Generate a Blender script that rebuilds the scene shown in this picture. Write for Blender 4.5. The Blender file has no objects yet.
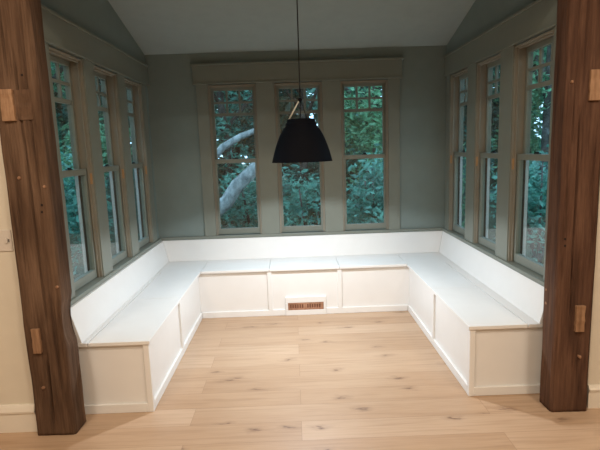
import bpy, bmesh, math, random
from mathutils import Vector, Matrix, noise

S = bpy.context.scene
C = S.collection
PI = math.pi
random.seed(7)

# ------------------------------------------------------------------ materials
def new_mat(name):
    m = bpy.data.materials.new(name)
    m.use_nodes = True
    nt = m.node_tree
    b = nt.nodes['Principled BSDF']
    return m, nt, b

def N(nt, typ, **kw):
    n = nt.nodes.new(typ)
    for k, v in kw.items():
        setattr(n, k, v)
    return n

def coords(nt, scale=(1, 1, 1), kind='Object', rot=(0, 0, 0)):
    tc = N(nt, 'ShaderNodeTexCoord')
    mp = N(nt, 'ShaderNodeMapping')
    mp.inputs['Scale'].default_value = scale
    mp.inputs['Rotation'].default_value = rot
    nt.links.new(tc.outputs[kind], mp.inputs['Vector'])
    return mp.outputs['Vector']

def ramp(nt, fac, stops):
    r = N(nt, 'ShaderNodeValToRGB')
    e = r.color_ramp.elements
    while len(e) < len(stops):
        e.new(0.5)
    for i, (p, c) in enumerate(stops):
        e[i].position = p
        e[i].color = (*c, 1)
    nt.links.new(fac, r.inputs['Fac'])
    return r.outputs['Color']

def mixc(nt, fac, a, b, mode='MIX'):
    n = N(nt, 'ShaderNodeMix', data_type='RGBA', blend_type=mode)
    for sock, v in ((n.inputs[0], fac), (n.inputs[6], a), (n.inputs[7], b)):
        if hasattr(v, 'is_linked') or isinstance(v, bpy.types.NodeSocket):
            nt.links.new(v, sock)
        elif isinstance(v, (int, float)):
            sock.default_value = v
        else:
            sock.default_value = (*v, 1)
    return n.outputs[2]

def paint(name, col, rough=0.5, var=0.04, bump=0.02, scale=9.0, spec=0.4):
    m, nt, b = new_mat(name)
    v = coords(nt)
    n = N(nt, 'ShaderNodeTexNoise')
    n.inputs['Scale'].default_value = scale
    n.inputs['Detail'].default_value = 5
    nt.links.new(v, n.inputs['Vector'])
    lo = tuple(c * (1 - var) for c in col)
    hi = tuple(min(1, c * (1 + var)) for c in col)
    nt.links.new(ramp(nt, n.outputs['Fac'], [(0.3, lo), (0.7, hi)]), b.inputs['Base Color'])
    b.inputs['Roughness'].default_value = rough
    b.inputs['Specular IOR Level'].default_value = spec
    n2 = N(nt, 'ShaderNodeTexNoise')
    n2.inputs['Scale'].default_value = 160
    nt.links.new(v, n2.inputs['Vector'])
    bp = N(nt, 'ShaderNodeBump')
    bp.inputs['Strength'].default_value = bump
    bp.inputs['Distance'].default_value = 0.01
    nt.links.new(n2.outputs['Fac'], bp.inputs['Height'])
    nt.links.new(bp.outputs['Normal'], b.inputs['Normal'])
    return m

def floor_mat():
    m, nt, b = new_mat('oak_plank_floor')
    v = coords(nt)
    br = N(nt, 'ShaderNodeTexBrick', offset=0.37, offset_frequency=2, squash=1.0)
    br.inputs['Color1'].default_value = (0, 0, 0, 1)
    br.inputs['Color2'].default_value = (1, 1, 1, 1)
    br.inputs['Mortar'].default_value = (0.5, 0.5, 0.5, 1)
    br.inputs['Scale'].default_value = 1.0
    br.inputs['Mortar Size'].default_value = 0.0009
    br.inputs['Mortar Smooth'].default_value = 0.0
    br.inputs['Bias'].default_value = 0.0
    br.inputs['Brick Width'].default_value = 1.75
    br.inputs['Row Height'].default_value = 0.19
    nt.links.new(v, br.inputs['Vector'])
    # each plank gets its own slice of grain
    off = N(nt, 'ShaderNodeVectorMath', operation='MULTIPLY_ADD')
    nt.links.new(br.outputs['Color'], off.inputs[0])
    off.inputs[1].default_value = (13.0, 7.0, 5.0)
    nt.links.new(v, off.inputs[2])
    def stretched(sc, scale, detail, dist=0.0):
        mp = N(nt, 'ShaderNodeMapping')
        mp.inputs['Scale'].default_value = sc
        nt.links.new(off.outputs[0], mp.inputs['Vector'])
        n = N(nt, 'ShaderNodeTexNoise')
        n.inputs['Scale'].default_value = scale
        n.inputs['Detail'].default_value = detail
        n.inputs['Distortion'].default_value = dist
        nt.links.new(mp.outputs['Vector'], n.inputs['Vector'])
        return n.outputs['Fac']
    grain = stretched((0.6, 11, 11), 3.0, 7, 0.7)
    fine = stretched((2.0, 70, 70), 3.0, 4)
    blotch = stretched((1.0, 2.4, 2.4), 1.6, 3)
    base = ramp(nt, br.outputs['Color'], [(0.0, (0.47, 0.315, 0.200)), (0.5, (0.515, 0.358, 0.238)), (1.0, (0.555, 0.398, 0.275))])
    g = ramp(nt, grain, [(0.28, (0.72, 0.66, 0.60)), (0.5, (1, 1, 1)), (0.75, (1.07, 1.07, 1.07))])
    c = mixc(nt, 0.55, base, g, 'MULTIPLY')
    f = ramp(nt, fine, [(0.3, (0.88, 0.86, 0.84)), (0.6, (1, 1, 1))])
    c = mixc(nt, 0.7, c, f, 'MULTIPLY')
    bl = ramp(nt, blotch, [(0.3, (0.90, 0.86, 0.82)), (0.65, (1.03, 1.03, 1.03))])
    c = mixc(nt, 0.8, c, bl, 'MULTIPLY')
    # knots
    mp = N(nt, 'ShaderNodeMapping')
    mp.inputs['Scale'].default_value = (1.5, 3.6, 1)
    nt.links.new(off.outputs[0], mp.inputs['Vector'])
    nz = N(nt, 'ShaderNodeTexNoise')
    nz.inputs['Scale'].default_value = 9
    nt.links.new(mp.outputs['Vector'], nz.inputs['Vector'])
    wob = N(nt, 'ShaderNodeVectorMath', operation='MULTIPLY_ADD')
    nt.links.new(nz.outputs['Color'], wob.inputs[0])
    wob.inputs[1].default_value = (0.26, 0.26, 0.0)
    nt.links.new(mp.outputs['Vector'], wob.inputs[2])
    vo = N(nt, 'ShaderNodeTexVoronoi', voronoi_dimensions='2D')
    vo.inputs['Scale'].default_value = 1.05
    nt.links.new(wob.outputs[0], vo.inputs['Vector'])
    k = ramp(nt, vo.outputs['Distance'], [(0.0, (1, 1, 1)), (0.020, (0.7, 0.7, 0.7)), (0.055, (0.20, 0.20, 0.20)), (0.14, (0, 0, 0))])
    c = mixc(nt, k, c, (0.16, 0.085, 0.05))
    c = mixc(nt, br.outputs['Fac'], c, (0.30, 0.185, 0.11))
    nt.links.new(c, b.inputs['Base Color'])
    b.inputs['Roughness'].default_value = 0.42
    b.inputs['Specular IOR Level'].default_value = 0.45
    bp = N(nt, 'ShaderNodeBump')
    bp.inputs['Strength'].default_value = 0.08
    bp.inputs['Distance'].default_value = 0.01
    nt.links.new(fine, bp.inputs['Height'])
    nt.links.new(bp.outputs['Normal'], b.inputs['Normal'])
    return m

def timber_mat(name, stops, rough=0.85, scale=(9, 9, 0.7), crack=True, bump=0.5):
    m, nt, b = new_mat(name)
    v = coords(nt, scale)
    n = N(nt, 'ShaderNodeTexNoise')
    n.inputs['Scale'].default_value = 2.2
    n.inputs['Detail'].default_value = 8
    n.inputs['Roughness'].default_value = 0.66
    n.inputs['Distortion'].default_value = 0.25
    nt.links.new(v, n.inputs['Vector'])
    c = ramp(nt, n.outputs['Fac'], stops)
    v2 = coords(nt, (2.2, 2.2, 1.1))
    n2 = N(nt, 'ShaderNodeTexNoise')
    n2.inputs['Scale'].default_value = 2.0
    n2.inputs['Detail'].default_value = 4
    nt.links.new(v2, n2.inputs['Vector'])
    c = mixc(nt, 0.75, c, ramp(nt, n2.outputs['Fac'], [(0.3, (0.62, 0.55, 0.5)), (0.65, (1.12, 1.1, 1.08))]), 'MULTIPLY')
    v3 = coords(nt, (40, 40, 2.2))
    n3 = N(nt, 'ShaderNodeTexNoise')
    n3.inputs['Scale'].default_value = 2.0
    n3.inputs['Detail'].default_value = 5
    nt.links.new(v3, n3.inputs['Vector'])
    c = mixc(nt, 0.6, c, ramp(nt, n3.outputs['Fac'], [(0.32, (0.55, 0.5, 0.45)), (0.55, (1, 1, 1))]), 'MULTIPLY')
    nt.links.new(c, b.inputs['Base Color'])
    b.inputs['Roughness'].default_value = rough
    b.inputs['Specular IOR Level'].default_value = 0.25
    bp = N(nt, 'ShaderNodeBump')
    bp.inputs['Strength'].default_value = bump
    bp.inputs['Distance'].default_value = 0.01
    nt.links.new(n3.outputs['Fac'], bp.inputs['Height'])
    nt.links.new(bp.outputs['Normal'], b.inputs['Normal'])
    return m

def plain(name, col, rough=0.5, metal=0.0, spec=0.5):
    m, nt, b = new_mat(name)
    b.inputs['Base Color'].default_value = (*col, 1)
    b.inputs['Roughness'].default_value = rough
    b.inputs['Metallic'].default_value = metal
    b.inputs['Specular IOR Level'].default_value = spec
    return m

def glass_mat():
    m = bpy.data.materials.new('window_glass')
    m.use_nodes = True
    nt = m.node_tree
    nt.nodes.clear()
    out = N(nt, 'ShaderNodeOutputMaterial')
    tr = N(nt, 'ShaderNodeBsdfTransparent')
    tr.inputs['Color'].default_value = (0.93, 0.97, 0.97, 1)
    gl = N(nt, 'ShaderNodeBsdfGlossy')
    gl.inputs['Roughness'].default_value = 0.0
    geo = N(nt, 'ShaderNodeNewGeometry')
    mr = N(nt, 'ShaderNodeMapRange')
    mr.inputs['To Min'].default_value = 1.5
    mr.inputs['To Max'].default_value = 1 / 1.5
    nt.links.new(geo.outputs['Backfacing'], mr.inputs['Value'])
    fr = N(nt, 'ShaderNodeFresnel')
    nt.links.new(mr.outputs['Result'], fr.inputs['IOR'])
    mx = N(nt, 'ShaderNodeMixShader')
    nt.links.new(fr.outputs[0], mx.inputs[0])
    nt.links.new(tr.outputs[0], mx.inputs[1])
    nt.links.new(gl.outputs[0], mx.inputs[2])
    nt.links.new(mx.outputs[0], out.inputs['Surface'])
    return m

def leaf_mat(name, lo, hi):
    m, nt, b = new_mat(name)
    v = coords(nt)
    n = N(nt, 'ShaderNodeTexNoise')
    n.inputs['Scale'].default_value = 3.5
    n.inputs['Detail'].default_value = 6
    nt.links.new(v, n.inputs['Vector'])
    c = ramp(nt, n.outputs['Fac'], [(0.35, lo), (0.65, hi)])
    nt.links.new(c, b.inputs['Base Color'])
    b.inputs['Roughness'].default_value = 0.45
    tl = N(nt, 'ShaderNodeBsdfTranslucent')
    nt.links.new(c, tl.inputs['Color'])
    mx = N(nt, 'ShaderNodeMixShader')
    mx.inputs[0].default_value = 0.4
    nt.links.new(b.outputs[0], mx.inputs[1])
    nt.links.new(tl.outputs[0], mx.inputs[2])
    nt.links.new(mx.outputs[0], nt.nodes['Material Output'].inputs['Surface'])
    return m

def bark_mat(name, lo, hi):
    m, nt, b = new_mat(name)
    v = coords(nt, (5, 5, 3))
    n = N(nt, 'ShaderNodeTexNoise')
    n.inputs['Scale'].default_value = 2.5
    n.inputs['Detail'].default_value = 7
    nt.links.new(v, n.inputs['Vector'])
    nt.links.new(ramp(nt, n.outputs['Fac'], [(0.36, lo), (0.62, hi)]), b.inputs['Base Color'])
    b.inputs['Roughness'].default_value = 0.9
    bp = N(nt, 'ShaderNodeBump')
    bp.inputs['Strength'].default_value = 0.4
    nt.links.new(n.outputs['Fac'], bp.inputs['Height'])
    nt.links.new(bp.outputs['Normal'], b.inputs['Normal'])
    return m

M = {}
M['green'] = paint('grey_green_wall_paint', (0.205, 0.252, 0.238), 0.62, 0.03, spec=0.25)
M['trim'] = paint('grey_green_trim_paint', (0.195, 0.212, 0.180), 0.42, 0.03)
M['ceil'] = paint('soft_grey_ceiling_paint', (0.315, 0.37, 0.36), 0.8, 0.03, spec=0.2)
M['jamb'] = paint('tan_jamb_wood', (0.25, 0.228, 0.18), 0.5, 0.05)
M['vinyl'] = paint('white_vinyl_track', (0.62, 0.66, 0.70), 0.4, 0.02)
M['cream'] = paint('cream_wall_paint', (0.70, 0.64, 0.53), 0.7, 0.02, spec=0.2)
M['creamtrim'] = paint('cream_trim_paint', (0.78, 0.72, 0.62), 0.45, 0.02)
M['white'] = paint('white_bench_paint', (0.80, 0.79, 0.77), 0.38, 0.012, 0.012)
M['ceilmain'] = paint('white_main_ceiling_paint', (0.75, 0.72, 0.66), 0.8, 0.02)
M['floor'] = floor_mat()
M['post'] = timber_mat('hewn_brown_timber', [(0.25, (0.040, 0.021, 0.012)), (0.5, (0.122, 0.072, 0.044)), (0.75, (0.20, 0.125, 0.080))])
M['postdark'] = timber_mat('dark_red_brown_timber', [(0.25, (0.042, 0.020, 0.012)), (0.5, (0.108, 0.055, 0.034)), (0.75, (0.18, 0.098, 0.061))])
M['plug'] = timber_mat('fresh_cut_mortise_wood', [(0.3, (0.27, 0.155, 0.088)), (0.7, (0.42, 0.26, 0.155))], 0.7, (14, 14, 2), bump=0.2)
M['patch'] = timber_mat('mortise_infill_wood', [(0.3, (0.085, 0.048, 0.028)), (0.7, (0.165, 0.096, 0.058))], 0.8, (12, 12, 3), bump=0.3)
M['peg'] = timber_mat('peg_end_grain_wood', [(0.3, (0.24, 0.13, 0.075)), (0.7, (0.40, 0.24, 0.15))], 0.8, (40, 40, 40), bump=0.2)
M['hole'] = plain('dark_hole', (0.012, 0.007, 0.005), 0.9)
M['black'] = paint('matt_black_metal', (0.005, 0.006, 0.010), 0.75, 0.1, 0.01, spec=.12)
M['inner'] = paint('dark_shade_lining', (0.06, 0.06, 0.06), 0.6, 0.05, 0.01)
M['cord'] = plain('black_fabric_cord', (0.012, 0.012, 0.012), 0.8)
M['brass'] = plain('pale_brass_lacquer', (0.90, 0.83, 0.68), 0.3)
M['tan'] = paint('bare_tan_wood', (0.42, 0.25, 0.12), 0.6, 0.1)
M['register'] = timber_mat('reddish_brown_vent_wood', [(0.3, (0.40, 0.215, 0.135)), (0.7, (0.52, 0.30, 0.20))], 0.5, (3, 20, 20), bump=0.1)
M['slot'] = plain('dark_slot', (0.19, 0.075, 0.045), 0.9)
M['plate'] = paint('pale_switch_plastic', (0.66, 0.60, 0.53), 0.4, 0.01, 0.0)
M['plategrey'] = plain('grey_switch_plastic', (0.10, 0.09, 0.085), 0.5)
M['glass'] = glass_mat()
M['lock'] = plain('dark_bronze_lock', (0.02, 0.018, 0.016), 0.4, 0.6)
M['leaf1'] = leaf_mat('blue_green_leaves', (0.045, 0.16, 0.125), (0.19, 0.50, 0.40))
M['leaf2'] = leaf_mat('mid_green_leaves', (0.06, 0.20, 0.11), (0.28, 0.60, 0.36))
M['leaf3'] = leaf_mat('dark_evergreen_leaves', (0.02, 0.08, 0.065), (0.08, 0.23, 0.19))
M['leaf4'] = leaf_mat('brown_green_leaves', (0.06, 0.075, 0.05), (0.17, 0.21, 0.13))
M['bark'] = bark_mat('pale_grey_bark', (0.15, 0.165, 0.17), (0.38, 0.40, 0.40))
M['barkdark'] = bark_mat('dark_bark', (0.05, 0.04, 0.035), (0.12, 0.10, 0.09))
M['ground'] = bark_mat('dark_lawn_and_soil', (0.02, 0.04, 0.02), (0.06, 0.09, 0.045))

# bulb glass gives light
mb_, nt_, b_ = new_mat('lit_bulb')
b_.inputs['Emission Color'].default_value = (1.0, 0.93, 0.84, 1)
b_.inputs['Emission Strength'].default_value = 12
b_.inputs['Base Color'].default_value = (0.9, 0.9, 0.9, 1)
M['bulb'] = mb_
md_, nt_, b_ = new_mat('lit_downlight')
b_.inputs['Emission Color'].default_value = (1.0, 0.78, 0.52, 1)
b_.inputs['Emission Strength'].default_value = 10
M['downlight'] = md_

# ------------------------------------------------------------------ geometry helpers
def obj(name, bm, mat, parent=None, bevel=0.0, smooth=False, seg=2):
    bmesh.ops.recalc_face_normals(bm, faces=bm.faces[:])
    me = bpy.data.meshes.new(name)
    bm.to_mesh(me)
    bm.free()
    mats = mat if isinstance(mat, (list, tuple)) else [mat]
    for m in mats:
        me.materials.append(m)
    o = bpy.data.objects.new(name, me)
    C.objects.link(o)
    if parent:
        o.parent = parent
        o.matrix_parent_inverse = parent.matrix_basis.inverted()
    if smooth:
        for p in me.polygons:
            p.use_smooth = True
    if bevel > 0:
        bv = o.modifiers.new('bevel', 'BEVEL')
        bv.width = bevel
        bv.segments = seg
        bv.limit_method = 'ANGLE'
        bv.angle_limit = math.radians(40)
    return o

def box(bm, x0, x1, y0, y1, z0, z1):
    vs = [bm.verts.new((x, y, z)) for z in (z0, z1) for y in (y0, y1) for x in (x0, x1)]
    for f in ((0, 2, 3, 1), (4, 5, 7, 6), (0, 1, 5, 4), (2, 6, 7, 3), (0, 4, 6, 2), (1, 3, 7, 5)):
        bm.faces.new([vs[i] for i in f])

def boxes(*bs):
    bm = bmesh.new()
    for b in bs:
        box(bm, *b)
    return bm

def hexa(bm, pts):
    # pts: 4 bottom loop then 4 top loop
    vs = [bm.verts.new(p) for p in pts]
    for f in ((3, 2, 1, 0), (4, 5, 6, 7), (0, 1, 5, 4), (1, 2, 6, 5), (2, 3, 7, 6), (3, 0, 4, 7)):
        bm.faces.new([vs[i] for i in f])

def prism(bm, poly, axis, a, b):
    # poly is a list of 2D points in the remaining two axes
    def pt(p, t):
        if axis == 0: return (t, p[0], p[1])
        if axis == 1: return (p[0], t, p[1])
        return (p[0], p[1], t)
    A = [bm.verts.new(pt(p, a)) for p in poly]
    B = [bm.verts.new(pt(p, b)) for p in poly]
    bm.faces.new(A[::-1]); bm.faces.new(B)
    n = len(poly)
    for i in range(n):
        bm.faces.new((A[i], A[(i + 1) % n], B[(i + 1) % n], B[i]))

def tube(bm, pts, rads, seg=10, caps=True):
    pts = [Vector(p) for p in pts]
    if not hasattr(rads, '__len__'):
        rads = [rads] * len(pts)
    rings = []
    for i, p in enumerate(pts):
        t = (pts[min(i + 1, len(pts) - 1)] - pts[max(i - 1, 0)]).normalized()
        ref = Vector((0, 1, 0)) if abs(t.y) < 0.9 else Vector((1, 0, 0))
        u = t.cross(ref).normalized()
        w = t.cross(u)
        rings.append([bm.verts.new(p + (u * math.cos(2 * PI * k / seg) + w * math.sin(2 * PI * k / seg)) * rads[i]) for k in range(seg)])
    for a, b in zip(rings, rings[1:]):
        for k in range(seg):
            bm.faces.new((a[k], a[(k + 1) % seg], b[(k + 1) % seg], b[k]))
    if caps:
        bm.faces.new(rings[0][::-1]); bm.faces.new(rings[-1])

def lathe(bm, prof, cx, cy, seg=48, close=False):
    rings = []
    for r, z in prof:
        if r < 1e-6:
            rings.append([bm.verts.new((cx, cy, z))])
        else:
            rings.append([bm.verts.new((cx + r * math.cos(2 * PI * k / seg), cy + r * math.sin(2 * PI * k / seg), z)) for k in range(seg)])
    pairs = list(zip(rings, rings[1:]))
    if close:
        pairs.append((rings[-1], rings[0]))
    for a, b in pairs:
        for k in range(seg):
            k2 = (k + 1) % seg
            if len(a) == 1 and len(b) == 1: continue
            if len(a) == 1: bm.faces.new((a[0], b[k2], b[k]))
            elif len(b) == 1: bm.faces.new((a[k], a[k2], b[0]))
            else: bm.faces.new((a[k], a[k2], b[k2], b[k]))

def thing(name, label, cat, loc, group=None):
    o = bpy.data.objects.new(name, None)
    o.empty_display_size = 0.1
    C.objects.link(o)
    o.location = loc
    o['label'] = label
    o['category'] = cat
    if group: o['group'] = group
    return o

def struct(name, bm, mat, parent=None, label=None, bevel=0.0, smooth=False):
    o = obj(name, bm, mat, parent, bevel, smooth)
    if parent is None:
        o['kind'] = 'structure'
        if label: o['label'] = label
    return o

# ------------------------------------------------------------------ measured planes
XL, XR, YB = -1.40, 1.557, 5.033          # inner faces of the three bay walls
TH = 0.118                                 # wall thickness
YLF, YRF = 2.775, 2.795                    # where the side walls start (behind posts)
ZH0, ZH1 = 2.225, 2.408                    # header board
ZS = 0.703                                 # window stool top
ZC, SL = 2.513, 0.274                      # bay ceiling height at the back wall and its slope
def zroof(y): return ZC + SL * (YB - y)
L_OPEN = [(3.0, 3.472), (3.655, 4.127), (4.307, 4.779)]
R_OPEN = [(2.965, 3.492), (3.70, 4.18), (4.378, 4.858)]
B_OPEN = [(-0.805, -0.335), (-0.151, 0.319), (0.503, 0.974)]
HEAD = 2.205                               # head of the window openings

# ------------------------------------------------------------------ room shell
struct('floor', boxes((-4.2, 4.4, -3.0, YB, -0.1, 0.0)), M['floor'], label='light oak plank floor with knots')

def side_wall(name, x0, x1, yf, opens):
    bm = bmesh.new()
    box(bm, x0, x1, yf, YB + TH, 0, ZS - 0.03)
    prism(bm, [(yf, HEAD), (YB + TH, HEAD), (YB + TH, zroof(YB + TH)), (yf, zroof(yf))], 0, x0, x1)
    ys = [yf] + [v for o in opens for v in o] + [YB + TH]
    for a, b in zip(ys[0::2], ys[1::2]):
        box(bm, x0, x1, a, b, ZS - 0.03, HEAD)
    return struct(name, bm, M['green'], label='grey green bay side wall with three windows, on the ' + name[5:] + ' side')
side_wall('wall_left', XL - TH, XL, YLF, L_OPEN)
side_wall('wall_right', XR, XR + TH, YRF, R_OPEN)
bm = boxes((XL, XR, YB, YB + TH, 0, ZS - 0.03), (XL, XR, YB, YB + TH, HEAD, ZC))
xs = [XL] + [v for o in B_OPEN for v in o] + [XR]
for a, b in zip(xs[0::2], xs[1::2]):
    box(bm, a, b, YB, YB + TH, ZS - 0.03, HEAD)
struct('wall_back', bm, M['green'], label='grey green back wall of the bay')

# bay ceiling, rising towards the camera
bm = bmesh.new()
prism(bm, [(YB + TH + .35, zroof(YB + TH + .35)), (2.68, zroof(2.68)), (2.68, zroof(2.68) + .12), (YB + TH + .35, zroof(YB + TH + .35) + .12)], 0, XL - TH - .35, XR + TH + .35)
struct('ceiling', bm, M['ceil'], label='sloping grey ceiling over the bay')

# main room around the camera
struct('wall_front_left', boxes((-4.2, -1.53, 2.68, 2.80, 0, 3.1)), M['cream'], label='cream wall left of the left timber post')
struct('wall_front_right', boxes((1.687, 4.4, 2.69, 2.81, 0, 3.1)), M['cream'], label='cream wall right of the right timber post')
struct('wall_room_left', boxes((-4.3, -4.2, -3.0, 2.80, 0, 3.1)), M['cream'])
struct('wall_room_right', boxes((4.4, 4.5, -3.0, 2.81, 0, 3.1)), M['cream'])
struct('wall_room_rear', boxes((-4.3, 4.5, -3.1, -3.0, 0, 3.1)), M['cream'])
struct('ceiling_room', boxes((-4.3, 4.5, -3.1, 2.68, 3.1, 3.2)), M['ceilmain'])
struct('trim_beam', boxes((-1.53, 1.687, 2.60, 2.79, 2.462, 3.1)), M['postdark'], label='timber beam above the opening')

def baseboard(name, x0, x1, yf, top, cap):
    bm = bmesh.new()
    prism(bm, [(yf, 0), (yf - .016, 0), (yf - .016, top - .004), (yf - .022, top), (yf - .024, top + .012),
               (yf - .016, cap - .012), (yf - .010, cap), (yf, cap)], 0, x0, x1)
    struct(name, bm, M['creamtrim'])
baseboard('baseboard_left', -4.2, -1.53, 2.68, .117, .166)
baseboard('baseboard_right', 1.687, 4.4, 2.69, .108, .140)

# ------------------------------------------------------------------ trim boards of the bay
T = 0.02
# headers with a small ledge on top and a bead below
def header_left():
    bm = boxes((XL, XL + .028, YLF + .003, YB - .03, ZH0, ZH1 - .016), (XL, XL + .042, YLF + .003, YB - .03, ZH1 - .016, ZH1),
               (XL, XL + .034, YLF + .003, YB - .03, ZH0 - .012, ZH0 + .004))
    return bm
struct('trim_1', header_left(), M['trim'], label='long header board over the left windows', bevel=.002)
bm = boxes((XR - .028, XR, YRF + .003, YB - .03, ZH0, ZH1 - .016), (XR - .042, XR, YRF + .003, YB - .03, ZH1 - .016, ZH1),
           (XR - .034, XR, YRF + .003, YB - .03, ZH0 - .012, ZH0 + .004))
struct('trim_2', bm, M['trim'], label='long header board over the right windows', bevel=.002)
bm = boxes((-.945, 1.112, YB - .028, YB, ZH0, ZH1 - .016), (-.957, 1.124, YB - .044, YB, ZH1 - .016, ZH1),
           (-.949, 1.116, YB - .034, YB, ZH0 - .012, ZH0 + .004))
struct('trim_3', bm, M['trim'], label='header board over the back windows', bevel=.002)

# flat casings and stools
ZCB, ZCT = ZS, ZH0 - .012
def casings_x(name, x0, x1, spans, lab):
    struct(name, boxes(*[(x0, x1, a, b, ZCB, ZCT) for a, b in spans]), M['trim'], label=lab, bevel=.002)
casings_x('trim_4', XL, XL + T, [(YLF + .003, L_OPEN[0][0]), (L_OPEN[0][1], L_OPEN[1][0]), (L_OPEN[1][1], L_OPEN[2][0]), (L_OPEN[2][1], L_OPEN[2][1] + .118)], 'flat casings between the left windows')
casings_x('trim_5', XR - T, XR, [(YRF + .003, R_OPEN[0][0]), (R_OPEN[0][1], R_OPEN[1][0]), (R_OPEN[1][1], R_OPEN[2][0]), (R_OPEN[2][1], R_OPEN[2][1] + .112)], 'flat casings between the right windows')
struct('trim_6', boxes(*[(a, b, YB - T, YB, ZCB, ZCT) for a, b in ((B_OPEN[0][0] - .116, B_OPEN[0][0]), (B_OPEN[0][1], B_OPEN[1][0]), (B_OPEN[1][1], B_OPEN[2][0]), (B_OPEN[2][1], B_OPEN[2][1] + .116))]), M['trim'], label='flat casings between the back windows', bevel=.002)
ZST = ZS - .03
struct('trim_7', boxes((XL - .125, XL + .035, YLF + .003, YB - .028, ZST, ZS)), M['trim'], label='window stool along the left windows', bevel=.003)
struct('trim_8', boxes((XR - .035, XR + .125, YRF + .003, YB - .028, ZST, ZS)), M['trim'], label='window stool along the right windows', bevel=.003)
struct('trim_9', boxes((XL + .001, XR - .001, YB - .028, YB + .125, ZST, ZS)), M['trim'], label='window stool along the back windows', bevel=.003)

# ------------------------------------------------------------------ windows
def to_world(wall, a, d, z):
    """a: along the wall, d: depth outwards from the wall face"""
    if wall == 'L': return (XL - d, a, z)
    if wall == 'R': return (XR + d, a, z)
    return (a, YB + d, z)

def wbox(bm, wall, a0, a1, d0, d1, z0, z1):
    p, q = to_world(wall, a0, d0, z0), to_world(wall, a1, d1, z1)
    box(bm, min(p[0], q[0]), max(p[0], q[0]), min(p[1], q[1]), max(p[1], q[1]), z0, z1)

wcount = [0]
WLAB = ['sash window in the left wall, nearest the left timber post', 'middle sash window of the left wall', 'sash window in the left wall, nearest the back corner',
        'left sash window of the back wall, pale trunk outside', 'middle sash window of the back wall, behind the lamp', 'right sash window of the back wall',
        'sash window in the right wall, nearest the right timber post', 'middle sash window of the right wall', 'sash window in the right wall, nearest the back corner']
def window(wall, a0, a1, far_end):
    wcount[0] += 1
    G = .0015
    # frame: head and jambs lining the opening
    bm = bmesh.new()
    j = .012
    wbox(bm, wall, a0 + G, a0 + j, -.012, TH - .004, ZS + .001, HEAD - G)
    wbox(bm, wall, a1 - j, a1 - G, -.012, TH - .004, ZS + .001, HEAD - G)
    wbox(bm, wall, a0 + j, a1 - j, -.012, TH - .004, HEAD - j, HEAD - G)
    # stop beads in front of the lower sash track
    for (b0, b1) in ((a0 + j, a0 + j + .010), (a1 - j - .010, a1 - j)):
        wbox(bm, wall, b0, b1, .006, .018, ZS + .001, HEAD - j)
    wbox(bm, wall, a0 + j, a1 - j, .006, .018, HEAD - j - .012, HEAD - j)
    w = struct('window_%d' % wcount[0], bm, M['jamb'], bevel=.0015)
    w['label'] = WLAB[wcount[0] - 1]
    i0, i1 = a0 + j + .001, a1 - j - .001
    # lower sash, inner track
    bm = bmesh.new()
    d0, d1 = .022, .058
    st = .029
    zm0, zm1 = 1.437, 1.478
    wbox(bm, wall, i0, i0 + st, d0, d1, ZS + .006, zm1)
    wbox(bm, wall, i1 - st, i1, d0, d1, ZS + .006, zm1)
    wbox(bm, wall, i0 + st, i1 - st, d0, d1, ZS + .006, .768)
    wbox(bm, wall, i0 + st, i1 - st, d0, d1, zm0, zm1)
    ls = obj('lower_sash', bm, M['trim'], w, bevel=.002)
    bm = bmesh.new()
    wbox(bm, wall, i0 + st, i1 - st, .038, .042, .768, zm0)
    obj('pane', bm, M['glass'], ls)
    # upper sash, outer track
    bm = bmesh.new()
    d0, d1 = .062, .098
    zt = HEAD - j - .001
    wbox(bm, wall, i0, i0 + st, d0, d1, zm0, zt)
    wbox(bm, wall, i1 - st, i1, d0, d1, zm0, zt)
    wbox(bm, wall, i0 + st, i1 - st, d0, d1, 2.157, zt)
    wbox(bm, wall, i0 + st, i1 - st, d0, d1, zm0, zm1)
    us = obj('upper_sash', bm, M['trim'], w, bevel=.002)
    bm = bmesh.new()
    wbox(bm, wall, i0 + st, i1 - st, .078, .082, zm1, 2.157)
    obj('pane', bm, M['glass'], us)
    # glazing bars
    bm = bmesh.new()
    g0, g1 = i0 + st, i1 - st
    e0, e1 = .070, .090
    wbox(bm, wall, g0, g1, e0, e1, 1.908, 1.938)
    wbox(bm, wall, g0, g1, e0, e1, 2.030, 2.050)
    for k in (1, 2):
        c = g0 + (g1 - g0) * k / 3
        wbox(bm, wall, c - .010, c + .010, e0, e1, 1.938, 2.030)
        wbox(bm, wall, c - .010, c + .010, e0, e1, 2.050, 2.157)
    obj('glazing_bars', bm, M['trim'], us, bevel=.0015)
    # sash lock on the meeting rail
    bm = bmesh.new()
    mid = (a0 + a1) / 2
    wbox(bm, wall, mid - .028, mid + .028, .032, .056, zm1, zm1 + .006)
    wbox(bm, wall, mid - .012, mid + .020, .036, .050, zm1 + .006, zm1 + .016)
    lk = obj('sash_lock', bm, M['lock'], ls, bevel=.002)
    lk['label'] = 'dark sash lock'
    # white vinyl tracks outside the lower sash
    bm = bmesh.new()
    wbox(bm, wall, i0, i0 + .010, .084, .106, ZS + .004, zm0 - .003)
    wbox(bm, wall, i1 - .010, i1, .084, .106, ZS + .004, zm0 - .003)
    bm_ = bmesh.new()
    wbox(bm_, wall, i0, i0 + .008, .060, .083, ZS + .004, zm0 - .003)
    wbox(bm_, wall, i1 - .008, i1, .060, .083, ZS + .004, zm0 - .003)
    wt = obj('weatherstrip', bm_, M['lock'], w)
    wt['label'] = 'dark weatherstrip'
    tk = obj('jamb_track', bm, M['vinyl'], w)
    tk['label'] = 'white sash track'
    # bare tan track piece on the far jamb just below the meeting rail
    if wall != 'B':
        bm = bmesh.new()
        c = far_end
        wbox(bm, wall, c - .0135, c - .010, -.010, .016, 1.37, 1.445)
        tr = obj('jamb_stop', bm, M['tan'], w)
        tr['label'] = 'bare tan wood stop'
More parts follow.
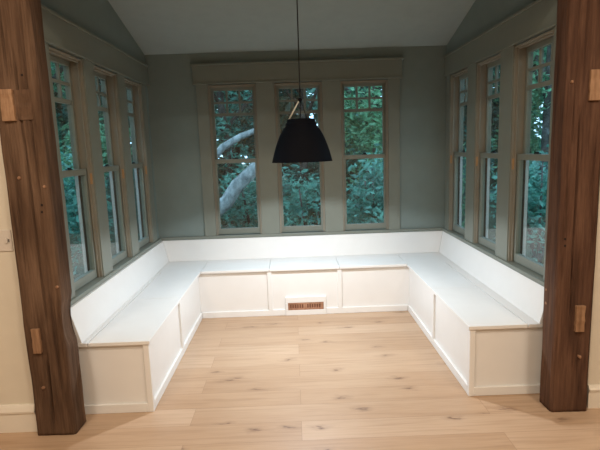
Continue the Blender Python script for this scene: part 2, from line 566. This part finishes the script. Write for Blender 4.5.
for a, b in L_OPEN: window('L', a, b, b)
for a, b in B_OPEN: window('B', a, b, b)
for a, b in R_OPEN: window('R', a, b, b)

# ------------------------------------------------------------------ benches
W = M['white']
ZSEAT = .46
LID = .022
XLf, XRf, YBf = -.903, 1.052, 4.505
YNl, YNr = 2.832, 2.867
BT, BZ = .016, .057                        # recess of panels, base rail height
BG = 'white built-in benches around the bay'

def side_bench(left):
    s = -1 if left else 1
    xf = XLf if left else XRf              # inner (seat) face
    xw = XL if left else XR                # wall face
    yn = YNl if left else YNr
    yend = YB - .002
    lab = ('white built-in storage bench along the left windows, behind the left timber post' if left
           else 'white built-in storage bench along the right windows, behind the right timber post')
    t = thing('storage_bench', lab, 'bench', ((xf + xw) / 2, (yn + yend) / 2, 0), BG)
    def bx(x0, x1, y0, y1, z0, z1): return (min(x0, x1), max(x0, x1), y0, y1, z0, z1)
    xin = xf + s * BT                      # recessed panel face
    xout = xw - s * .003
    zt = ZSEAT - LID
    ymid = 3.695 if left else 3.680
    # carcass panels
    obj('front_panel', boxes(bx(xin, xin + s * .015, yn + BT, ymid, 0.0, zt)), W, t)
    obj('front_panel', boxes(bx(xin, xin + s * .015, ymid, YBf + .05, 0.0, zt)), W, t)
    obj('end_panel', boxes(bx(xin, xout, yn + BT, yn + BT + .015, 0.0, zt)), W, t)
    # stiles
    sw = .034
    obj('corner_post', boxes(bx(xf, xf + s * sw, yn, yn + sw, 0, zt)), W, t, .002)
    obj('stile', boxes(bx(xf, xin, ymid - .022, ymid + .022, BZ, zt)), W, t, .002)
    # base rails
    obj('base_rail', boxes(bx(xf, xin, yn + sw, YBf - .001, 0, BZ)), W, t, .003)
    obj('base_rail', boxes(bx(xf + s * sw, xout, yn, yn + BT, 0, BZ)), W, t, .003)
    # seat: two lids, fixed corner piece, fixed strip at the back with a gap
    gx = -1.262 if left else 1.405         # hinge line
    xo = xf - s * .011
    e = .0016
    obj('lid', boxes(bx(xo, gx - s * .0032, yn - .008, ymid - e, zt, ZSEAT)), W, t, .002)
    obj('lid', boxes(bx(xo, gx - s * .0032, ymid + e, YBf - .004, zt, ZSEAT)), W, t, .002)
    obj('corner_top', boxes(bx(xo, xout, YBf - .001, yend, zt, ZSEAT - .0008)), W, t, .001)
    obj('hinge_strip', boxes(bx(gx + s * .0032, xout, yn - .008, YBf - .004, zt, ZSEAT)), W, t, .001)
    # leaning backrest board, mitred into the back one
    xb0 = (-1.295 if left else 1.475)      # foot of the board on the seat
    xb1 = (-1.352 if left else 1.527)      # top edge
    y0 = yn - .004
    m0, m1 = 4.949, 4.998
    bm = bmesh.new()
    zb, ztp = ZSEAT + .0005, .672
    yo = YB - .003
    hexa(bm, [(xb0, y0, zb), (xb0, m0, zb), (xout, yo, zb), (xout, y0, zb),
              (xb1, y0, ztp), (xb1, m1, ztp), (xout, yo, ztp), (xout, y0, ztp)])
    br = obj('backrest', bm, W, t, .002)
    bm = bmesh.new()
    return t
side_bench(True)
side_bench(False)

t = thing('storage_bench', 'white built-in storage bench under the back windows, with a brown vent in its front', 'bench', ((XLf + XRf) / 2, (YBf + YB) / 2, 0), BG)
zt = ZSEAT - LID
x0, x1 = XLf + .001, XRf - .001
st = [-.252, .407]
yin = YBf + BT
px = [XLf - BT + .0006] + st + [XRf + BT - .0006]
for a, b in zip(px, px[1:]):
    obj('front_panel', boxes((a, b, yin, yin + .015, 0, zt)), W, t)
for c in st:
    obj('stile', boxes((c - .021, c + .021, YBf, yin, BZ, zt)), W, t, .002)
obj('top_rail', boxes((x0, x1, YBf + .004, yin, zt - .012, zt)), W, t, .001)
VX0, VX1, VZ0, VZ1 = -.112, .274, 0.0, .178  # cut for the vent
obj('base_rail', boxes((x0, VX0 - .001, YBf, yin, 0, BZ)), W, t, .003)
obj('base_rail', boxes((VX1 + .001, x1, YBf, yin, 0, BZ)), W, t, .003)
gy = 4.880
e = .0016
lx = [XLf + .013] + st + [XRf - .013]
for i in range(3):
    obj('lid', boxes((lx[i] + e, lx[i + 1] - e, YBf - .011, gy - .004, zt, ZSEAT)), W, t, .002)
obj('hinge_strip', boxes((lx[0], lx[3], gy + .004, YB - .003, zt, ZSEAT)), W, t, .001)
bm = bmesh.new()
zb, ztp, yo = ZSEAT + .0005, .672, YB - .003
hexa(bm, [(-1.293, 4.950, zb), (1.473, 4.950, zb), (XR - .004, yo, zb), (XL + .004, yo, zb),
          (-1.350, 4.999, ztp), (1.525, 4.999, ztp), (XR - .004, yo, ztp), (XL + .004, yo, ztp)])
obj('backrest', bm, W, t, .002)

# vent in the bench front
v = thing('vent_grille', 'small reddish brown slotted vent in a white surround, low in the back bench front', 'vent', ((VX0 + VX1) / 2, YBf, 0))
bm = boxes((VX0, VX1, YBf - .008, yin - .001, .122, VZ1), (VX0, VX1, YBf - .008, yin - .001, 0, .050),
           (VX0, -.088, YBf - .008, yin - .001, .050, .122), (.250, VX1, YBf - .008, yin - .001, .050, .122))
sf = obj('surround', bm, W, v, .003)
sf['label'] = 'white surround'
bm = bmesh.new()
gx0, gx1, gz0, gz1 = -.087, .249, .051, .121
yf, yb = YBf - .006, YBf + .004
box(bm, gx0, gx1, yf, yb, gz0, .066)
box(bm, gx0, gx1, yf, yb, .106, gz1)
slots = []
for c0 in (-.068, .094):
    for k in range(6):
        slots.append((c0 + k * .0225, c0 + k * .0225 + .0115))
edge = gx0
for a, b in slots:
    box(bm, edge, a, yf, yb, .066, .106)
    edge = b
box(bm, edge, gx1, yf, yb, .066, .106)
obj('grille', bm, M['register'], v)
obj('backing', boxes((gx0, gx1, yb + .001, yin - .001, gz0, gz1)), M['slot'], v)

# ------------------------------------------------------------------ timber posts
def post(x0, x1, y0, y1, h, seed, mat, label, cracks, notches=()):
    t = thing('timber_post', label, 'post', ((x0 + x1) / 2, (y0 + y1) / 2, 0), 'rough timber posts at the bay opening')
    bm = bmesh.new()
    nz = 140
    per = []
    nx, ny = 48, 18
    ch = .010
    def corner(cx, cy, a0):
        return [(cx + ch * math.cos(math.radians(a)), cy + ch * math.sin(math.radians(a))) for a in (a0, a0 + 30, a0 + 60, a0 + 90)]
    # counter-clockwise outline: front (y0) from left to right, right, back, left
    pts = []
    for k in range(1, nx): pts.append((x0 + ch + (x1 - x0 - 2 * ch) * k / nx, y0, 'f'))
    pts += [(a, b, 'c') for a, b in corner(x1 - ch, y0 + ch, -90)]
    for k in range(1, ny): pts.append((x1, y0 + ch + (y1 - y0 - 2 * ch) * k / ny, 'r'))
    pts += [(a, b, 'c') for a, b in corner(x1 - ch, y1 - ch, 0)]
    for k in range(1, 6): pts.append((x1 - ch - (x1 - x0 - 2 * ch) * k / 6, y1, 'b'))
    pts += [(a, b, 'c') for a, b in corner(x0 + ch, y1 - ch, 90)]
    for k in range(1, ny): pts.append((x0, y1 - ch - (y1 - y0 - 2 * ch) * k / ny, 'l'))
    pts += [(a, b, 'c') for a, b in corner(x0 + ch, y0 + ch, 180)]
    cxm, cym = (x0 + x1) / 2, (y0 + y1) / 2
    rings = []
    for i in range(nz + 1):
        z = h * i / nz
        ring = []
        for (x, y, s) in pts:
            d = noise.noise(Vector((x * 5 + seed, y * 5, z * 1.6))) * .006 + noise.noise(Vector((x * 22, y * 22 + seed, z * 5))) * .0025
            if s == 'c':
                d -= .004 + .009 * max(0, noise.noise(Vector((x * 3 + seed * 2, y * 3, z * 2.3))))
            if s == 'f':
                for (cx, z0, z1, wd, dp) in cracks:
                    if z0 <= z <= z1:
                        cc = cx + .010 * noise.noise(Vector((seed, cx * 9, z * 2.0)))
                        u = abs(x - cc) / wd
                        if u < 1: d -= dp * (1 - u) * min(1, (z - z0) / .1, (z1 - z) / .1)
            for (nx0, nzc, nr, nd) in notches:
                if s in ('c', 'r') and x > cxm and y < cym + .08:
                    q = (z - nzc) / nr
                    if abs(q) < 1: d -= nd * (1 - q * q)
            v = Vector((x - cxm, y - cym, 0))
            if s == 'f': n = Vector((0, -1, 0))
            elif s == 'r': n = Vector((1, 0, 0))
            elif s == 'l': n = Vector((-1, 0, 0))
            elif s == 'b': n = Vector((0, 1, 0))
            else: n = Vector((math.copysign(.7, v.x), math.copysign(.7, v.y), 0))
            ring.append(bm.verts.new((x + n.x * d, y + n.y * d, z)))
        rings.append(ring)
    m = len(pts)
    for a, b in zip(rings, rings[1:]):
        for k in range(m):
            bm.faces.new((a[k], a[(k + 1) % m], b[(k + 1) % m], b[k]))
    bm.faces.new(rings[0][::-1]); bm.faces.new(rings[-1])
    obj('shaft', bm, mat, t, smooth=True)
    return t

def chunk(parent, name, x0, x1, z0, z1, yf, yb, mat, seed, label=None):
    # a slightly irregular hand-cut block of wood
    bm = bmesh.new()
    n = 7
    r = random.Random(seed)
    rows = []
    for i in range(n + 1):
        z = z0 + (z1 - z0) * i / n
        a, b = x0 + r.uniform(-.002, .002), x1 + r.uniform(-.002, .002)
        f = yf + r.uniform(-.002, .002)
        rows.append([bm.verts.new(p) for p in ((a, f, z), (b, f, z), (b, yb, z), (a, yb, z))])
    for A, B in zip(rows, rows[1:]):
        for k in range(4):
            bm.faces.new((A[k], A[(k + 1) % 4], B[(k + 1) % 4], B[k]))
    bm.faces.new(rows[0][::-1]); bm.faces.new(rows[-1])
    o = obj(name, bm, mat, parent, .0025)
    if label: o['label'] = label
    return o

def peg(parent, x, z, y, mat, r=.009, out=.006, axis='y', name='peg', dx=1):
    bm = bmesh.new()
    if axis == 'y':
        tube(bm, [(x, y + .02, z), (x, y - out * .5, z), (x, y - out, z)], [r, r, r * .75], 12)
    else:
        tube(bm, [(x - dx * .02, y, z), (x + dx * out * .5, y, z), (x + dx * out, y, z)], [r, r, r * .75], 12)
    return obj(name, bm, mat, parent, smooth=False)

pl = post(-1.513, -1.285, 2.617, 2.772, 2.46, 3.1, M['post'], 'rough brown hewn timber post at the left, with a pale patch near its top',
          [(-1.385, .62, 2.1, .008, .022), (-1.405, .05, .50, .011, .030), (-1.46, .9, 1.7, .007, .014), (-1.335, 1.3, 2.4, .007, .014), (-1.43, 1.95, 2.44, .008, .016), (-1.34, .2, .8, .007, .012)],
          [(0, .66, .14, .020)])
chunk(pl, 'mortise_plug', -1.472, -1.408, 1.757, 1.915, 2.598, 2.66, M['plug'], 1, 'pale wood plug')
chunk(pl, 'mortise_patch', -1.400, -1.322, 1.760, 1.912, 2.612, 2.66, M['patch'], 2, 'smooth infill patch beside the plug')
chunk(pl, 'mortise_plug', -1.462, -1.420, .500, .640, 2.600, 2.66, M['plug'], 3, 'pale wood plug')
for x, z in ((-1.438, .293), (-1.43, 1.465)): peg(pl, x, z, 2.614, M['peg'])
for x, z in ((-1.305, 1.416), (-1.30, .87)): peg(pl, x, z, 2.616, M['peg'], .008)
for x, z in ((-1.33, 1.319), (-1.334, 1.282), (-1.354, 1.984)): peg(pl, x, z, 2.616, M['hole'], .0055, .004, name='nail_hole')

pr = post(1.449, 1.668, 2.645, 2.790, 2.46, 9.7, M['postdark'], 'rough dark brown hewn timber post at the right, with a deep crack down its front',
          [(1.535, .55, 1.75, .008, .026), (1.50, 1.5, 2.44, .007, .016), (1.60, .1, .48, .007, .012), (1.545, 1.8, 2.44, .007, .016), (1.63, .9, 1.7, .006, .012)])
chunk(pr, 'mortise_plug', 1.568, 1.628, 1.765, 1.922, 2.628, 2.69, M['plug'], 4, 'pale wood plug')
chunk(pr, 'mortise_plug', 1.562, 1.612, .492, .645, 2.628, 2.69, M['plug'], 5, 'pale wood plug')
peg(pr, 1.603, .338, 2.642, M['peg']); peg(pr, 1.478, 1.865, 2.644, M['peg'], .008)
for x, z in ((1.484, 1.027), (1.486, .99)): peg(pr, x, z, 2.645, M['hole'], .006, .004, name='nail_hole')
peg(pr, 1.452, .629, 2.750, M['peg'], .009, .006, 'x', dx=-1)
peg(pr, 1.452, .71, 2.752, M['peg'], .008, .006, 'x', dx=-1)

# ------------------------------------------------------------------ switch plate beside the left post
sp = thing('switch_plate', 'pale wall plate with a small switch, half hidden by the left timber post', 'switch', (-1.61, 2.68, 1.126))
obj('plate', boxes((-1.665, -1.545, 2.674, 2.680, 1.066, 1.184)), M['plate'], sp, .002)
a = obj('switch', boxes((-1.580, -1.566, 2.668, 2.674, 1.110, 1.140)), M['plate'], sp, .002)
b = obj('slider', boxes((-1.562, -1.557, 2.669, 2.674, 1.118, 1.134)), M['plategrey'], sp, .001)
b['label'] = 'dark slider'

# ------------------------------------------------------------------ pendant lamp
LX, LY = .075, 3.70
lamp = thing('pendant_lamp', 'black dome pendant lamp on a cord, hanging over the middle of the bay', 'lamp', (LX, LY, zroof(LY)))
zc_ = zroof(LY)
bm = bmesh.new()
lathe(bm, [(0, zc_ + .02), (.06, zc_ + .02), (.06, zc_ - .02), (.055, zc_ - .027), (.012, zc_ - .03), (0, zc_ - .03)], LX, LY, 32)
obj('ceiling_rose', bm, M['black'], lamp, smooth=False)
bm = bmesh.new()
tube(bm, [(LX, LY, zc_ - .02), (LX, LY, 2.4), (LX - .001, LY, 1.934)], .0042, 8)
obj('cord', bm, M['cord'], lamp, smooth=True)
bm = bmesh.new()
bmesh.ops.create_uvsphere(bm, u_segments=16, v_segments=10, radius=.0165, matrix=Matrix.Translation((LX - .002, LY, 1.916)))
obj('ball_joint', bm, M['black'], lamp, smooth=True)
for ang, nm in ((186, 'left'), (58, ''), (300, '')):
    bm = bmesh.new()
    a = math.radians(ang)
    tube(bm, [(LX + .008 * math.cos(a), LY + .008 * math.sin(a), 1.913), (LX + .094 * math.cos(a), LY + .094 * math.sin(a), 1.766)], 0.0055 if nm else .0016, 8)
    o = obj('hanger_rod', bm, M['brass' if nm else 'lock'], lamp, smooth=True)  # shade on the two right-hand rods is put in by a dark colour
    o['label'] = 'pale brass hanger rod' if nm else 'thin hanger rod coloured dark as if in shade'
bm = bmesh.new()
tube(bm, [(LX, LY, 1.913), (LX, LY, 1.77)], .003, 8)
obj('lamp_cord', bm, M['cord'], lamp, smooth=True)
# shade: outer skin and inner skin in one closed shell
outer = [(.099, 1.778), (.103, 1.775), (.104, 1.752), (.113, 1.747), (.115, 1.729), (.139, 1.699), (.160, 1.662), (.1775, 1.622), (.192, 1.583), (.204, 1.545), (.2145, 1.508), (.2228, 1.476), (.2255, 1.468)]
inner = [(.2220, 1.468), (.2115, 1.508), (.2010, 1.545), (.1890, 1.583), (.1745, 1.622), (.157, 1.662), (.136, 1.699), (.111, 1.731), (.100, 1.750)]
bm = bmesh.new()
lathe(bm, outer, LX, LY, 64)
lathe(bm, [(.2255, 1.468), (.2220, 1.468)], LX, LY, 64)
bmesh.ops.remove_doubles(bm, verts=bm.verts[:], dist=1e-5)
sh = obj('shade', bm, M['black'], lamp, smooth=True)
sh.modifiers.new('edge', 'EDGE_SPLIT').split_angle = math.radians(35)
bm = bmesh.new()
lathe(bm, inner + [(.099, 1.770)], LX, LY, 64)
obj('shade_lining', bm, M['inner'], lamp, smooth=True)
bm = bmesh.new()
lathe(bm, [(.0, 1.781), (.099, 1.778), (.099, 1.772), (.0, 1.772)], LX, LY, 48)
obj('top_cap', bm, M['black'], lamp)
bm = bmesh.new()
lathe(bm, [(.0, 1.772), (.028, 1.772), (.028, 1.70), (.022, 1.69), (0, 1.69)], LX, LY, 24)
obj('socket', bm, M['black'], lamp)
bm = bmesh.new()
lathe(bm, [(0, 1.69), (.014, 1.69), (.016, 1.665), (.030, 1.63), (.0325, 1.605), (.027, 1.582), (.014, 1.57), (0, 1.567)], LX, LY, 24)
obj('bulb', bm, M['bulb'], lamp, smooth=True)

l = bpy.data.lights.new('pendant_light', 'AREA')
l.shape = 'DISK'; l.size = .07; l.energy = 33; l.color = (0.87, 0.935, 1.0)
o = bpy.data.objects.new('pendant_light', l); C.objects.link(o); o.location = (LX, LY, 1.556)

# ------------------------------------------------------------------ downlights of the main room (behind the camera)
def down(x, y, e):
    t = thing('ceiling_downlight', 'round recessed ceiling light in the main room', 'ceiling light', (x, y, 3.1), 'recessed lights in the main room')
    bm = bmesh.new()
    lathe(bm, [(.15, 3.099), (.18, 3.099), (.18, 3.085), (.15, 3.08)], x, y, 32, True)
    obj('ring', bm, M['creamtrim'], t)
    bm = bmesh.new()
    lathe(bm, [(0, 3.097), (.15, 3.097), (.15, 3.09), (0, 3.09)], x, y, 32)
    obj('lens', bm, M['downlight'], t)
    l = bpy.data.lights.new('downlight', 'AREA')
    l.shape = 'DISK'; l.size = .29; l.energy = e; l.color = (1.0, .86, .70)
    o = bpy.data.objects.new('downlight', l); C.objects.link(o)
    o.location = (x, y, 3.075)
for x in (-1.6, .1, 1.8):
    for y in (-.1, 1.0):
        down(x, y, 22)

# ------------------------------------------------------------------ outdoors
struct('ground', boxes((-60, 60, YB + .2, 70, -.6, -.5), (-60, XL - .2, -10, YB + .2, -.6, -.5), (XR + .2, 60, -10, YB + .2, -.6, -.5)), M['ground'], label='dark lawn outside')

def leaves(bm, blobs, n, size, rnd):
    tot = sum(b[3] * b[4] * b[5] for b in blobs)
    for b in blobs:
        k = max(20, int(n * b[3] * b[4] * b[5] / tot))
        for _ in range(k):
            while True:
                p = Vector((rnd.uniform(-1, 1), rnd.uniform(-1, 1), rnd.uniform(-1, 1)))
                if p.length <= 1: break
            p = p * (0.55 + 0.45 * rnd.random())
            c = Vector((b[0] + p.x * b[3], b[1] + p.y * b[4], b[2] + p.z * b[5]))
            q = Vector((rnd.uniform(-1, 1), rnd.uniform(-1, 1), rnd.uniform(-.7, .5))).normalized()
            w = q.cross(Vector((rnd.uniform(-1, 1), rnd.uniform(-1, 1), rnd.uniform(-1, 1)))).normalized()
            s = size * rnd.uniform(.6, 1.5)
            f = q.cross(w) * s * .14
            a = bm.verts.new(c - q * s); d = bm.verts.new(c + q * s)
            e1 = bm.verts.new(c + w * s * .42 + f); e2 = bm.verts.new(c - w * s * .42 + f)
            bm.faces.new((a, e1, d)); bm.faces.new((a, d, e2))

def leafobj(name, blobs, n, size, mat, parent, seed):
    bm = bmesh.new()
    leaves(bm, blobs, n, size, random.Random(seed))
    me = bpy.data.meshes.new(name); bm.to_mesh(me); bm.free()
    me.materials.append(mat)
    o = bpy.data.objects.new(name, me); C.objects.link(o)
    o.parent = parent; o.matrix_parent_inverse = parent.matrix_basis.inverted()
    return o

GZ = -.5
# the pale leaning tree seen through the left back window
t = thing('leaning_tree', 'pale grey tree trunk leaning up to the right outside the left back window', 'tree', (-2.6, 8.0, GZ))
bm = bmesh.new()
tube(bm, [(-2.55, 8.0, GZ - .1), (-2.2, 8.0, .0), (-1.75, 8.0, .38), (-1.30, 8.0, .58), (-1.08, 8.0, .74), (-.90, 8.0, 1.0), (-.62, 8.0, 1.24), (-.40, 8.05, 1.48), (-.33, 8.15, 1.95), (-.36, 8.3, 2.6), (-.3, 8.4, 3.6)],
     [.24, .18, .145, .125, .115, .11, .105, .10, .09, .08, .06], 14)
obj('trunk', bm, M['bark'], t, smooth=True)
bm = bmesh.new()
tube(bm, [(-1.75, 8.0, .40), (-1.62, 8.25, .9), (-1.45, 8.4, 1.32), (-1.15, 8.4, 1.62), (-.85, 8.4, 1.78), (-.55, 8.4, 1.89), (-.42, 8.5, 2.3), (-.4, 8.6, 3.1)],
     [.09, .075, .065, .06, .055, .05, .045, .03], 12)
obj('branch', bm, M['bark'], t, smooth=True)
bm = bmesh.new()
tube(bm, [(-1.62, 8.25, .9), (-1.75, 8.3, 1.5), (-1.6, 8.35, 2.1), (-1.3, 8.4, 2.6), (-.9, 8.4, 3.2)], [.06, .055, .05, .045, .03], 12)
obj('branch', bm, M['bark'], t, smooth=True)
leafobj('foliage', [(-.6, 8.3, 3.6, 1.7, 1.2, .8), (.9, 8.6, 3.2, 1.0, .9, .8), (-2.2, 8.5, 3.4, 1.0, .9, .8)], 1500, .06, M['leaf2'], t, 5)

def shrub(x, y, r, h, mat, seed, label, n=1400, size=.06):
    t = thing('shrub', label, 'shrub', (x, y, GZ), 'shrubs outside the bay')
    rr = random.Random(seed)
    bm = bmesh.new()
    for k in range(5):
        a = rr.uniform(0, 2 * PI)
        tube(bm, [(x, y, GZ - .05), (x + math.cos(a) * r * .25, y + math.sin(a) * r * .25, GZ + h * .4), (x + math.cos(a) * r * .5, y + math.sin(a) * r * .5, GZ + h * .8)], [.03, .022, .01], 6)
    obj('stems', bm, M['barkdark'], t, smooth=True)
    bl = [(x, y, GZ + h * .5, r, r, h * .5)]
    for k in range(6):
        a = rr.uniform(0, 2 * PI)
        bl.append((x + math.cos(a) * r * .6, y + math.sin(a) * r * .5, GZ + h * rr.uniform(.35, .9), r * .5, r * .5, h * .28))
    leafobj('foliage', bl, n, size, mat, t, seed)

def tree(x, y, h, r, mat, seed, label, n=2400, size=.09, bark='barkdark', lean=0.0, low=.35, tr=.14):
    t = thing('tree', label, 'tree', (x, y, GZ), 'trees beyond the bay')
    rr = random.Random(seed)
    bm = bmesh.new()
    tube(bm, [(x, y, GZ - .1), (x + lean * .3, y, GZ + h * .3), (x + lean * .7, y, GZ + h * .6), (x + lean, y, GZ + h * .95)], [tr, tr * .8, tr * .55, tr * .2], 10)
    obj('trunk', bm, M[bark], t, smooth=True)
    for k in range(3):
        a = rr.uniform(0, 2 * PI); z = GZ + h * rr.uniform(.35, .55)
        bm = bmesh.new()
        tube(bm, [(x + lean * .4, y, z), (x + lean * .5 + math.cos(a) * r * .4, y + math.sin(a) * r * .4, z + h * .12), (x + lean * .6 + math.cos(a) * r * .8, y + math.sin(a) * r * .8, z + h * .25)], [tr * .45, tr * .3, tr * .12], 8)
        obj('branch', bm, M[bark], t, smooth=True)
    bl = []
    for k in range(11):
        a = rr.uniform(0, 2 * PI); q = rr.uniform(.2, .85)
        bl.append((x + lean * .6 + math.cos(a) * r * q, y + math.sin(a) * r * q, GZ + h * rr.uniform(low, .95), r * rr.uniform(.35, .55), r * rr.uniform(.35, .55), h * rr.uniform(.09, .15)))
    leafobj('foliage', bl, n, size, mat, t, seed + 100)

# shrubs close to the back windows
SH = 'leafy shrub outside the '
shrub(-1.9, 9.6, .9, 1.35, M['leaf4'], 11, 'brownish shrub behind the leaning pale trunk')
shrub(-.75, 9.3, .8, 1.95, M['leaf1'], 12, 'dark green shrub below the leaning pale trunk')
shrub(.25, 8.4, .75, 1.75, M['leaf1'], 13, 'blue green shrub below the hanging lamp, outside the middle back window', 1900)
shrub(1.35, 8.0, .8, 1.9, M['leaf1'], 14, 'blue green shrub filling the lower right back window', 2300)
shrub(2.5, 9.0, .9, 1.7, M['leaf2'], 15, 'green shrub right of the right back window')
# shrubs and trees seen at a slant through the side windows
shrub(-3.6, 7.6, .9, 2.3, M['leaf1'], 16, 'blue green shrub outside the nearest left window', 2000)
shrub(-4.9, 8.2, 1.0, 1.9, M['leaf3'], 17, 'dark shrub outside the middle left window')
shrub(-3.3, 10.0, .9, 2.0, M['leaf3'], 18, 'dark shrub outside the far left window')
shrub(3.9, 7.7, .9, 2.2, M['leaf1'], 19, 'blue green shrub outside the nearest right window', 2000)
shrub(5.3, 8.4, 1.0, 2.0, M['leaf2'], 20, 'green shrub farther out beyond the right windows')
shrub(3.4, 10.2, .9, 2.0, M['leaf3'], 21, 'dark shrub outside the far right window')
back = [
    (-3.4, 12.5, 6.0, 1.9, 'leaf4', 31, 'tree with brownish leaves behind the leaning pale trunk', .3),
    (-1.6, 13.0, 6.5, 1.9, 'leaf1', 32, 'blue green tree seen high in the left back window', -.3),
    (.3, 14.0, 6.5, 1.9, 'leaf3', 33, 'dark tree straight behind the hanging lamp', .1),
    (1.9, 12.5, 6.0, 1.8, 'leaf2', 34, 'bright green tree seen high in the right back window', .2),
    (3.9, 13.5, 6.5, 2.0, 'leaf1', 35, 'blue green tree right of the right back window', 0),
    (-5.6, 11.5, 6.5, 2.1, 'leaf2', 36, 'bright green tree seen through the nearest left window', .2),
    (-8.0, 12.5, 7.0, 2.3, 'leaf1', 37, 'blue green tree farther left beyond the left windows', 0),
    (-6.2, 8.6, 5.5, 1.7, 'leaf1', 38, 'tall leafy tree close outside the left windows', 0),
    (5.9, 11.5, 6.5, 2.1, 'leaf2', 39, 'bright green tree seen through the nearest right window', 0),
    (7.2, 15.2, 8.0, 2.2, 'leaf2', 42, 'tall green tree deeper in behind the right windows', 0),
    (-7.4, 15.4, 8.0, 2.2, 'leaf2', 43, 'tall green tree deeper in behind the left windows', 0),
    (8.2, 12.5, 7.0, 2.3, 'leaf1', 40, 'blue green tree farther right beyond the right windows', 0),
    (6.8, 8.8, 5.5, 1.7, 'leaf1', 41, 'tall leafy tree close outside the right windows', 0),
]
for (x, y, h, r, m, sd, lab, ln) in back:
    tree(x, y, h, r, M[m], sd, lab, lean=ln, low=.14, n=5000, size=.078)
for i, (x, y) in enumerate([(-15, 24), (-10.5, 25), (-6.8, 24), (-2.8, 25), (.6, 24), (4.2, 25), (7.6, 24), (11.0, 25), (15, 24)]):
    tree(x, y, 11 + (i % 2), 3.0, M[('leaf3', 'leaf1')[i % 2]], 90 + i, 'very tall tree at the back of the wood, ' + ('leftmost', 'second from the left', 'third from the left', 'fourth from the left', 'behind the hanging lamp', 'fourth from the right', 'third from the right', 'second from the right', 'rightmost')[i], n=4500, size=.26, low=.08, tr=.25)
tree(5.3, 14.6, 7.5, 1.8, M['leaf3'], 120, 'dark dense tree seen through the middle right window', n=6000, size=.09, low=.1)
tree(-5.0, 14.6, 7.5, 1.8, M['leaf3'], 121, 'dark dense tree seen through the middle left window', n=6000, size=.09, low=.1)
# far woodland closing the view
far = [(-13, 17), (-9.5, 18.5), (-6.5, 17.5), (-3.8, 19), (-1.2, 18), (1.4, 19), (4.0, 18), (6.8, 19), (9.6, 18), (13, 17)]
fl = ['at the far left of the wood', 'second from the left in the wood', 'third from the left in the wood', 'fourth from the left in the wood', 'left of centre in the wood',
      'right of centre in the wood', 'fourth from the right in the wood', 'third from the right in the wood', 'second from the right in the wood', 'at the far right of the wood']
for i, (x, y) in enumerate(far):
    tree(x, y, 7.5 + (i % 3) * .8, 2.3, M[('leaf3', 'leaf4', 'leaf1')[i % 3]], 60 + i, 'tall dark tree ' + fl[i], n=5200, size=.18, low=.08, tr=.2)

# ------------------------------------------------------------------ world: dim evening sky
wd = bpy.data.worlds.new('evening_sky')
S.world = wd
wd.use_nodes = True
bg = wd.node_tree.nodes['Background']
bg.inputs['Color'].default_value = (0.47, 0.76, 1.0, 1)
bg.inputs['Strength'].default_value = 2.8

# ------------------------------------------------------------------ camera
f_px, yaw, pitch, roll, ch = 493.7145, .0114, .1564, .034, 1.5753
cy, sy, cp, sp_, cr, sr = math.cos(yaw), math.sin(yaw), math.cos(pitch), math.sin(pitch), math.cos(roll), math.sin(roll)
fw = Vector((sy * cp, cy * cp, -sp_))
rt = Vector((cy, -sy, 0))
up = rt.cross(fw)
r2 = rt * cr - up * sr
u2 = up * cr + rt * sr
cam = bpy.data.cameras.new('camera')
cam.sensor_width = 36
cam.lens = f_px / 600 * 36
cam.clip_start = .05
co = bpy.data.objects.new('camera', cam)
C.objects.link(co)
mw = Matrix.Identity(4)
for i in range(3):
    mw[i][0], mw[i][1], mw[i][2] = r2[i], u2[i], -fw[i]
mw[2][3] = ch
co.matrix_world = mw
S.camera = co

vs = S.view_settings
vs.view_transform = 'Standard'
vs.look = 'None'
vs.gamma = 1
vs.use_curve_mapping = False
vs.exposure = 0.0
